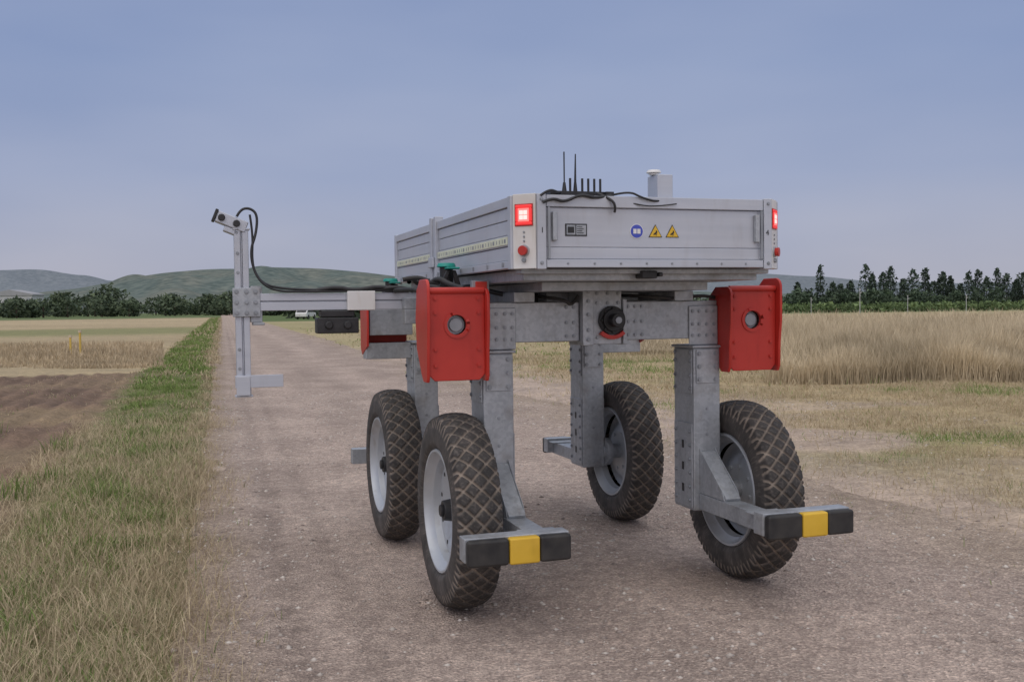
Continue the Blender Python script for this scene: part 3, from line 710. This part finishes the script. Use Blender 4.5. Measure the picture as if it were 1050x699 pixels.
for x in (bx0+ch+.05,bx1-ch-.062): p.box(x,x+.010,by0-.018,by0-.0105,1.72,1.95)
for z in (1.70,1.985): 
    for x in (bx0+ch+.02,bx1-ch-.02): p.bolt(x,by0-.014,z,'-y',.006,.006)
for y in (-.45,-.2,.05,.3,.55,.8,1.1,1.35,1.6,1.85): p.box(bx0-.014,bx0-.0105,y,y+.02,1.69,1.71)
for x in np.arange(.36,1.30,.13): p.bolt(x,by0-.010,1.698,'-y',.004,.004)
p.done()
p=Part('latch_blocks',GALV,R,.004)
for x in (bx0+ch+.072,bx1-ch-.092): p.box(x,x+.022,by0-.022,by0+.001,1.80,1.93)
p.done()
for nm,cx_,cy_,rot in (('left',bx0+ch/2,by0+ch/2,-45),('right',bx1-ch/2,by0+ch/2,45)):
    M=Matrix.Translation((cx_,cy_,0))@Matrix.Rotation(math.radians(rot),4,'Z')
    hw=ch*.7071-.002
    p=Part('corner_panel_'+nm,WHITE,R,.003,M); p.box(-hw,hw,-.004,.02,1.676,2.012); p.done()
    p=Part('corner_lamp_housing_'+nm,LRED,R,.005,M)
    z0,z1,hw2=1.872,1.962,.041
    p.box(-hw2,hw2,-.013,-.0045,z0,z0+.014); p.box(-hw2,hw2,-.013,-.0045,z1-.014,z1); p.box(-hw2,-hw2+.013,-.013,-.0045,z0+.0145,z1-.0145); p.box(hw2-.013,hw2,-.013,-.0045,z0+.0145,z1-.0145)
    p.done()
    p=Part('corner_lamp_bezel_'+nm,RED,R,.002,M); p.box(-hw2-.005,hw2+.005,-.008,-.0042,z0-.005,z1+.005); p.done()
    p=Part('corner_lamp_lens_'+nm,emis('lens_pink',(.95,.22,.2),.75),R,.001,M); p.box(-hw2+.0135,hw2-.0135,-.012,-.0085,z0+.015,z1-.015); p.done()
    p=Part('corner_lamp_led_'+nm,LWH,R,.001,M)
    for i in range(2):
        for j in range(2): p.box(-.020+.021*i,-.001+.021*i,-.0145,-.0123,1.896+.022*j,1.915+.022*j)
    p.done()
    p=Part('emergency_stop_'+nm,RED,R,.002,M); p.cyl((0,-.010,1.757),(0,-.030,1.757),.020,24,.022); p.done()
    p=Part('emergency_stop_collar_'+nm,GALV,R,.001,M); p.cyl((0,-.0045,1.757),(0,-.010,1.757),.027,24); p.done()
    p=Part('panel_fittings_'+nm,ALUD,R,.001,M)
    for z in (1.84,1.82,1.80): p.cyl((0,-.0045,z),(0,-.009,z),.005,10)
    p.cyl((0,-.0045,1.715),(0,-.016,1.715),.010,16); p.done()
p=Part('marking_strip',CREAM,R,.001); p.box(bx0-.009,bx0-.0043,-.50,.83,1.790,1.826); p.box(bx0-.009,bx0-.0043,.99,2.0,1.790,1.826); p.done()
p=Part('marking_strip_dashes',ALUD,R,0)
for i,y in enumerate(np.arange(-.48,1.98,.045)):
    if .80<y<1.0: continue
    p.box(bx0-.0104,bx0-.0092,y,y+(.006 if i%4 else .02),1.799,1.816)
p.done()
yf=by0+.0028
p=Part('rating_plate_frame',BLACK,R,.001); p.box(.352,.458,yf-.003,yf-.0003,1.822,1.878); p.done()
p=Part('rating_plate',GALV,R,0); p.box(.358,.40,yf-.0046,yf-.0033,1.828,1.872); p.box(.405,.452,yf-.0046,yf-.0033,1.828,1.872); p.done()
p=Part('rating_plate_text',BLACK,R,0)
for i in range(4): p.box(.408,.440-.006*(i%2),yf-.0056,yf-.0048,1.835+.009*i,1.838+.009*i)
p.box(.363,.394,yf-.0056,yf-.0048,1.836,1.864); p.done()
p=Part('sticker_ring',WHITE,R,0); p.cyl((.705,yf-.0004,1.847),(.705,yf-.002,1.847),.034,40); p.done()
p=Part('sticker_blue',BLUE,R,0); p.cyl((.705,yf-.0021,1.847),(.705,yf-.0034,1.847),.0305,40); p.done()
p=Part('sticker_book',WHITE,R,0); p.box(.687,.703,yf-.0048,yf-.0036,1.836,1.858); p.box(.707,.723,yf-.0048,yf-.0036,1.836,1.858); p.done()
for cx_ in (.80,.887):
    def tri(r): return [(cx_+r*math.cos(math.radians(a)),1.840+r*math.sin(math.radians(a))) for a in (90,210,330)]
    p=Part('warning_border',BLACK,R,0); p.prism(tri(.040),'y',yf-.002,yf-.0004); p.done()
    p=Part('warning_triangle',YEL,R,0); p.prism(tri(.034),'y',yf-.0034,yf-.0021); p.done()
    p=Part('warning_symbol',BLACK,R,0); p.beam((cx_-.010,yf-.004,1.832),(cx_+.008,yf-.004,1.846),.001,.006); p.beam((cx_+.002,yf-.0045,1.828),(cx_+.004,yf-.0045,1.852),.001,.004); p.done()
def label(t,x,z):
    cu=bpy.data.curves.new('label','FONT'); cu.body=t; cu.size=.036; cu.extrude=.0006; cu.materials.append(BLACK)
    o=bpy.data.objects.new('number_label',cu); COL.objects.link(o); o.parent=R; o.location=(x,by0-.0152,z); o.rotation_euler=(math.pi/2,0,0)
label('1',.228,1.835); label('4',bx1-ch-.034,1.835)
# top gear
p=Part('antenna_base',BLACK,R,.004); p.box(.30,.60,-.60,-.50,2.006,2.030); p.box(.56,.60,-.63,-.601,1.985,2.028)
p.cyl((.386,-.55,2.03),(.386,-.55,2.075),.012,14,.006); p.cyl((.386,-.55,2.075),(.386,-.55,2.215),.0035,8)
p.cyl((.448,-.53,2.03),(.448,-.53,2.08),.011,14,.006); p.cyl((.448,-.53,2.08),(.450,-.53,2.21),.006,8,.003)
for x in (.415,.475,.505,.535,.565): p.cyl((x,-.55,2.03),(x,-.55,2.095),.0055,10)
p.done()
p=Part('gps_housing',ALU,R,.004); p.box(.83,.91,-.61,-.50,1.98,2.118); p.done()
p=Part('gps_antenna',WHITE,R,.003); p.cyl((.835,-.56,2.1182),(.835,-.56,2.128),.024,28); p.cyl((.835,-.56,2.128),(.835,-.56,2.142),.036,32,.030); p.done()
tube('antenna_cable',[(.60,-.60,2.015),(.66,-.66,2.03),(.72,-.668,2.0),(.78,-.668,1.985),(.84,-.64,1.99),(.85,-.61,2.0)],.005,BLACK,R)
tube('antenna_cable',[(.24,-.665,1.97),(.28,-.675,1.99),(.34,-.668,1.97),(.42,-.672,2.01),(.5,-.66,1.99),(.58,-.64,2.01)],.007,BLACK,R)
tube('antenna_cable',[(.23,-.66,2.0),(.27,-.66,2.03),(.33,-.62,2.02),(.36,-.58,2.02)],.006,BLACK,R)
tube('antenna_cable',[(.52,-.62,2.02),(.57,-.675,1.99),(.59,-.672,1.95),(.585,-.665,1.93)],.006,BLACK,R)
tube('antenna_cable',[(.60,-.61,2.0),(.70,-.67,1.965),(.80,-.668,1.96),(.9,-.665,1.975)],.003,BLACK,R)
for (kx,ky,kz) in ((.045,.33,1.742),(.045,1.86,1.705)):
    p=Part('joint_cap',TEAL,R,.006); p.cyl((kx,ky,kz-.022),(kx,ky,kz),.052,24,.045); p.box(kx-.02,kx+.05,ky-.1,ky-.03,kz-.035,kz-.024); p.done()
    p=Part('joint_motor',BLACK,R,.004); p.cyl((kx,ky,1.60),(kx,ky,kz-.022),.036,20); p.box(kx-.05,kx+.05,ky-.05,ky+.05,1.585,1.625)
    p.prism([(kx-.075,1.585),(kx-.015,kz-.04),(kx+.005,kz-.04),(kx-.04,1.585)],'y',ky-.07,ky-.055); p.prism([(kx+.075,1.585),(kx+.035,kz-.04),(kx+.015,kz-.04),(kx+.04,1.585)],'y',ky-.07,ky-.055); p.done()
    p=Part('joint_mount',GALV,R,.004); p.box(kx-.09,kx+.084,ky-.12,ky+.12,1.565,1.584); p.box(kx-.06,kx+.06,ky-.08,ky+.08,1.50,1.5645); p.done()
p=Part('marker_lamp_mount',GALV,R,.003); p.box(.10,.19,.02,.06,1.53,1.64); p.done()
p=Part('marker_lamp',RED,R,.003); p.box(.115,.175,.005,.019,1.58,1.635); p.done()

# ---- sensor arm
ay=.56
p=Part('sensor_arm',ALU,R,.003)
p.box(-.93,.06,ay-.04,ay-.012,1.50,1.545); p.box(-.93,.06,ay-.034,ay+.034,1.5455,1.551); p.box(-.93,.06,ay-.04,ay+.04,1.5515,1.59); p.box(-.93,.06,ay-.011,ay+.04,1.50,1.545)
p.box(-.62,.15,ay+.06,ay+.12,1.50,1.56)
p.box(.0605,.18,ay-.05,ay+.13,1.46,1.60)
p.done()
p=Part('sensor_mast',ALU,R,.003)
mx=-1.0
p.box(mx-.036,mx-.005,ay-.03,ay+.03,1.06,1.92); p.box(mx+.005,mx+.036,ay-.03,ay+.03,1.06,1.92); p.box(mx-.0045,mx+.0045,ay-.020,ay+.029,1.06,1.92); 
p.box(mx-.045,mx+.045,ay-.034,ay+.034,1.05,1.0595); p.box(mx-.044,mx+.044,ay-.034,ay+.034,1.9205,1.93)
p.done()
p=Part('mast_joint',GALV,R,.003); p.box(mx+.041,mx+.10,ay-.0305,ay+.045,1.44,1.63); p.box(mx-.05,mx+.09,ay-.045,ay-.031,1.47,1.62); p.box(mx+.05,mx+.11,ay-.046,ay+.046,1.425,1.439)
p.done()
p=Part('mast_joint_bolts',ALUD,R,0)
for z in (1.49,1.545,1.60):
    for x in (mx-.03,mx+.02,mx+.065): p.bolt(x,ay-.045,z,'-y',.008,.009)
for z in (1.10,1.2,1.3,1.7,1.8): p.bolt(mx-.02,ay-.03,z,'-y',.006,.005)
p.done()
p=Part('mast_foot',ALU,R,.003); p.box(mx+.0405,mx+.20,ay-.03,ay+.03,1.105,1.16); p.box(mx-.045,mx+.20,ay-.045,ay-.031,1.10,1.165); p.box(mx-.04,mx+.03,ay-.05,ay-.0455,1.06,1.16); p.done()
M=Matrix.Translation((mx-.05,ay,1.965))@Matrix.Rotation(math.radians(22),4,'Y')
p=Part('camera_head',ALU,R,.006,M); p.box(-.075,.085,-.035,.035,-.03,.03); p.box(-.02,.06,-.03,.03,-.06,-.0305); p.done()
p=Part('camera_lens',BLACK,R,.004,M); p.box(-.092,-.0755,-.037,.037,-.034,.034); p.cyl((-.05,-.0355,0),(-.05,-.05,0),.018,20); p.cyl((.03,-.0355,0),(.03,-.05,0),.018,20); p.done()
tube('camera_cable',[(mx-.02,ay-.03,1.99),(mx-.0,ay-.03,2.03),(mx+.05,ay-.03,2.035),(mx+.085,ay-.035,2.0),(mx+.075,ay-.04,1.9),(mx+.045,ay-.045,1.82),(mx+.055,ay-.045,1.72),(mx+.10,ay-.05,1.64),(mx+.2,ay-.05,1.615),(mx+.4,ay-.045,1.605),(mx+.6,ay-.05,1.612),(mx+.85,ay-.05,1.60),(mx+1.05,ay-.02,1.62)],.007,BLACK,R)
tube('camera_cable',[(mx+.045,ay-.04,2.0),(mx+.06,ay-.04,1.9),(mx+.05,ay-.045,1.75),(mx+.08,ay-.055,1.66),(mx+.16,ay-.06,1.60),(mx+.35,ay-.055,1.598),(mx+.7,ay-.055,1.602),(mx+1.1,ay-.04,1.60)],.006,BLACK,R)
for (xx,r_) in ((-.62,.012),(-.3,.011)):
    tube('arm_cable',[(xx,ay-.045,1.605),(xx+.1,ay-.06,1.625),(xx+.2,ay-.05,1.60),(xx+.35,ay-.06,1.63),(xx+.5,ay-.02,1.59)],r_,BLACK,R)
for (a,b) in ((( -.12,.45,1.60),(.1,.1,1.56)),((-.05,.5,1.62),(.12,.2,1.6)),((.0,.5,1.64),(.05,-.0,1.60)),((-.1,.6,1.65),(.09,.95,1.62)),((-.2,.5,1.60),(.02,.05,1.52)),((-.15,.52,1.66),(.1,.45,1.60)),((.1,.5,1.6),(.35,.1,1.56))):
    mid=((a[0]+b[0])/2-.05,(a[1]+b[1])/2,(a[2]+b[2])/2+.05); tube('hose',[a,mid,((mid[0]+b[0])/2,(mid[1]+b[1])/2,mid[2]-.05),b],.013,RUB,R)
p=Part('junction_box',WHITE,R,.004); p.box(-.46,-.31,ay-.075,ay-.0405,1.497,1.60); p.done()
p=Part('arm_sensor_box',BLACK,R,.008); p.box(-.62,-.40,ay-.07,ay+.05,1.375,1.46); p.box(-.60,-.42,ay-.06,ay+.04,1.461,1.498); p.cyl((-.56,ay-.071,1.42),(-.56,ay-.085,1.42),.022,20); p.cyl((-.46,ay-.071,1.42),(-.46,ay-.085,1.42),.022,20); p.done()
p=Part('arm_lower_bracket',GALV,R,.004); p.box(-.16,.06,ay-.12,ay-.042,1.42,1.50); p.box(-.16,-.06,ay-.12,ay-.042,1.5002,1.56); p.done()

# ------------------------------------------------------------ world and light
w=bpy.data.worlds.new('World'); scene.world=w; w.use_nodes=True; nt=w.node_tree
bg=nt.nodes['Background']; out=nt.nodes['World Output']
tc=N(nt,'ShaderNodeTexCoord'); sep=N(nt,'ShaderNodeSeparateXYZ'); nt.links.new(tc.outputs['Generated'],sep.inputs[0])
rp=N(nt,'ShaderNodeValToRGB'); nt.links.new(sep.outputs['Z'],rp.inputs['Fac']); cr=rp.color_ramp
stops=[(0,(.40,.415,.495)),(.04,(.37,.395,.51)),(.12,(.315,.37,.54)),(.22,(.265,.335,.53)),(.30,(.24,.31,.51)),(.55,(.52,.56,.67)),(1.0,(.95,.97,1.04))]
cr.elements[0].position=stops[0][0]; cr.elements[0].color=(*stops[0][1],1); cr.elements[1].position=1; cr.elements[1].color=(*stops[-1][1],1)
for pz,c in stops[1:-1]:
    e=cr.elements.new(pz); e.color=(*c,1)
mp=N(nt,'ShaderNodeMapping'); mp.inputs['Scale'].default_value=(1.2,1.2,4.5); mp.inputs['Rotation'].default_value=(0,.12,0); nt.links.new(tc.outputs['Generated'],mp.inputs['Vector'])
nz=N(nt,'ShaderNodeTexNoise'); nz.inputs['Scale'].default_value=1.9; nz.inputs['Detail'].default_value=3.5; nz.inputs['Roughness'].default_value=.45; nt.links.new(mp.outputs[0],nz.inputs['Vector'])
rc=N(nt,'ShaderNodeValToRGB'); rc.color_ramp.elements[0].position=.34; rc.color_ramp.elements[1].position=.66; rc.color_ramp.elements[0].color=(.90,.92,.95,1); rc.color_ramp.elements[1].color=(1.13,1.08,1.02,1)
nt.links.new(nz.outputs['Fac'],rc.inputs['Fac'])
skyc=mul(nt,rp.outputs['Color'],rc.outputs['Color'])
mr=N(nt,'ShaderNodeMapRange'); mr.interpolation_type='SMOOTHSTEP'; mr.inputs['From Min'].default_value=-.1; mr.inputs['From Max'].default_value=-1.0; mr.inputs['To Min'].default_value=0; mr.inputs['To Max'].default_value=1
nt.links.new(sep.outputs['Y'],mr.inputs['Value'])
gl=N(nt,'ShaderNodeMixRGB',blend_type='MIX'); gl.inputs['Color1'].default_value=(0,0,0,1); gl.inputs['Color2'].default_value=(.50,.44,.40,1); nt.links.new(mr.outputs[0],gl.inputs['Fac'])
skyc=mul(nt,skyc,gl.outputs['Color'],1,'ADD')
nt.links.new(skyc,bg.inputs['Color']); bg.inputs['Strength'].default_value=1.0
ns=N(nt,'ShaderNodeTexSky',sky_type='NISHITA'); ns.sun_disc=False; ns.sun_elevation=math.radians(8); ns.sun_rotation=math.radians(200)
b2=N(nt,'ShaderNodeBackground'); b2.inputs['Strength'].default_value=.004; nt.links.new(ns.outputs[0],b2.inputs['Color'])
ads=N(nt,'ShaderNodeAddShader'); nt.links.new(bg.outputs[0],ads.inputs[0]); nt.links.new(b2.outputs[0],ads.inputs[1]); nt.links.new(ads.outputs[0],out.inputs['Surface'])
sl=bpy.data.lights.new('sun','SUN'); sl.energy=.65; sl.angle=math.radians(55); sl.color=(1,.90,.81)
so=bpy.data.objects.new('sun',sl); COL.objects.link(so)
d=Vector((.3,.65,-1.0)).normalized(); so.rotation_euler=d.to_track_quat('-Z','Y').to_euler()
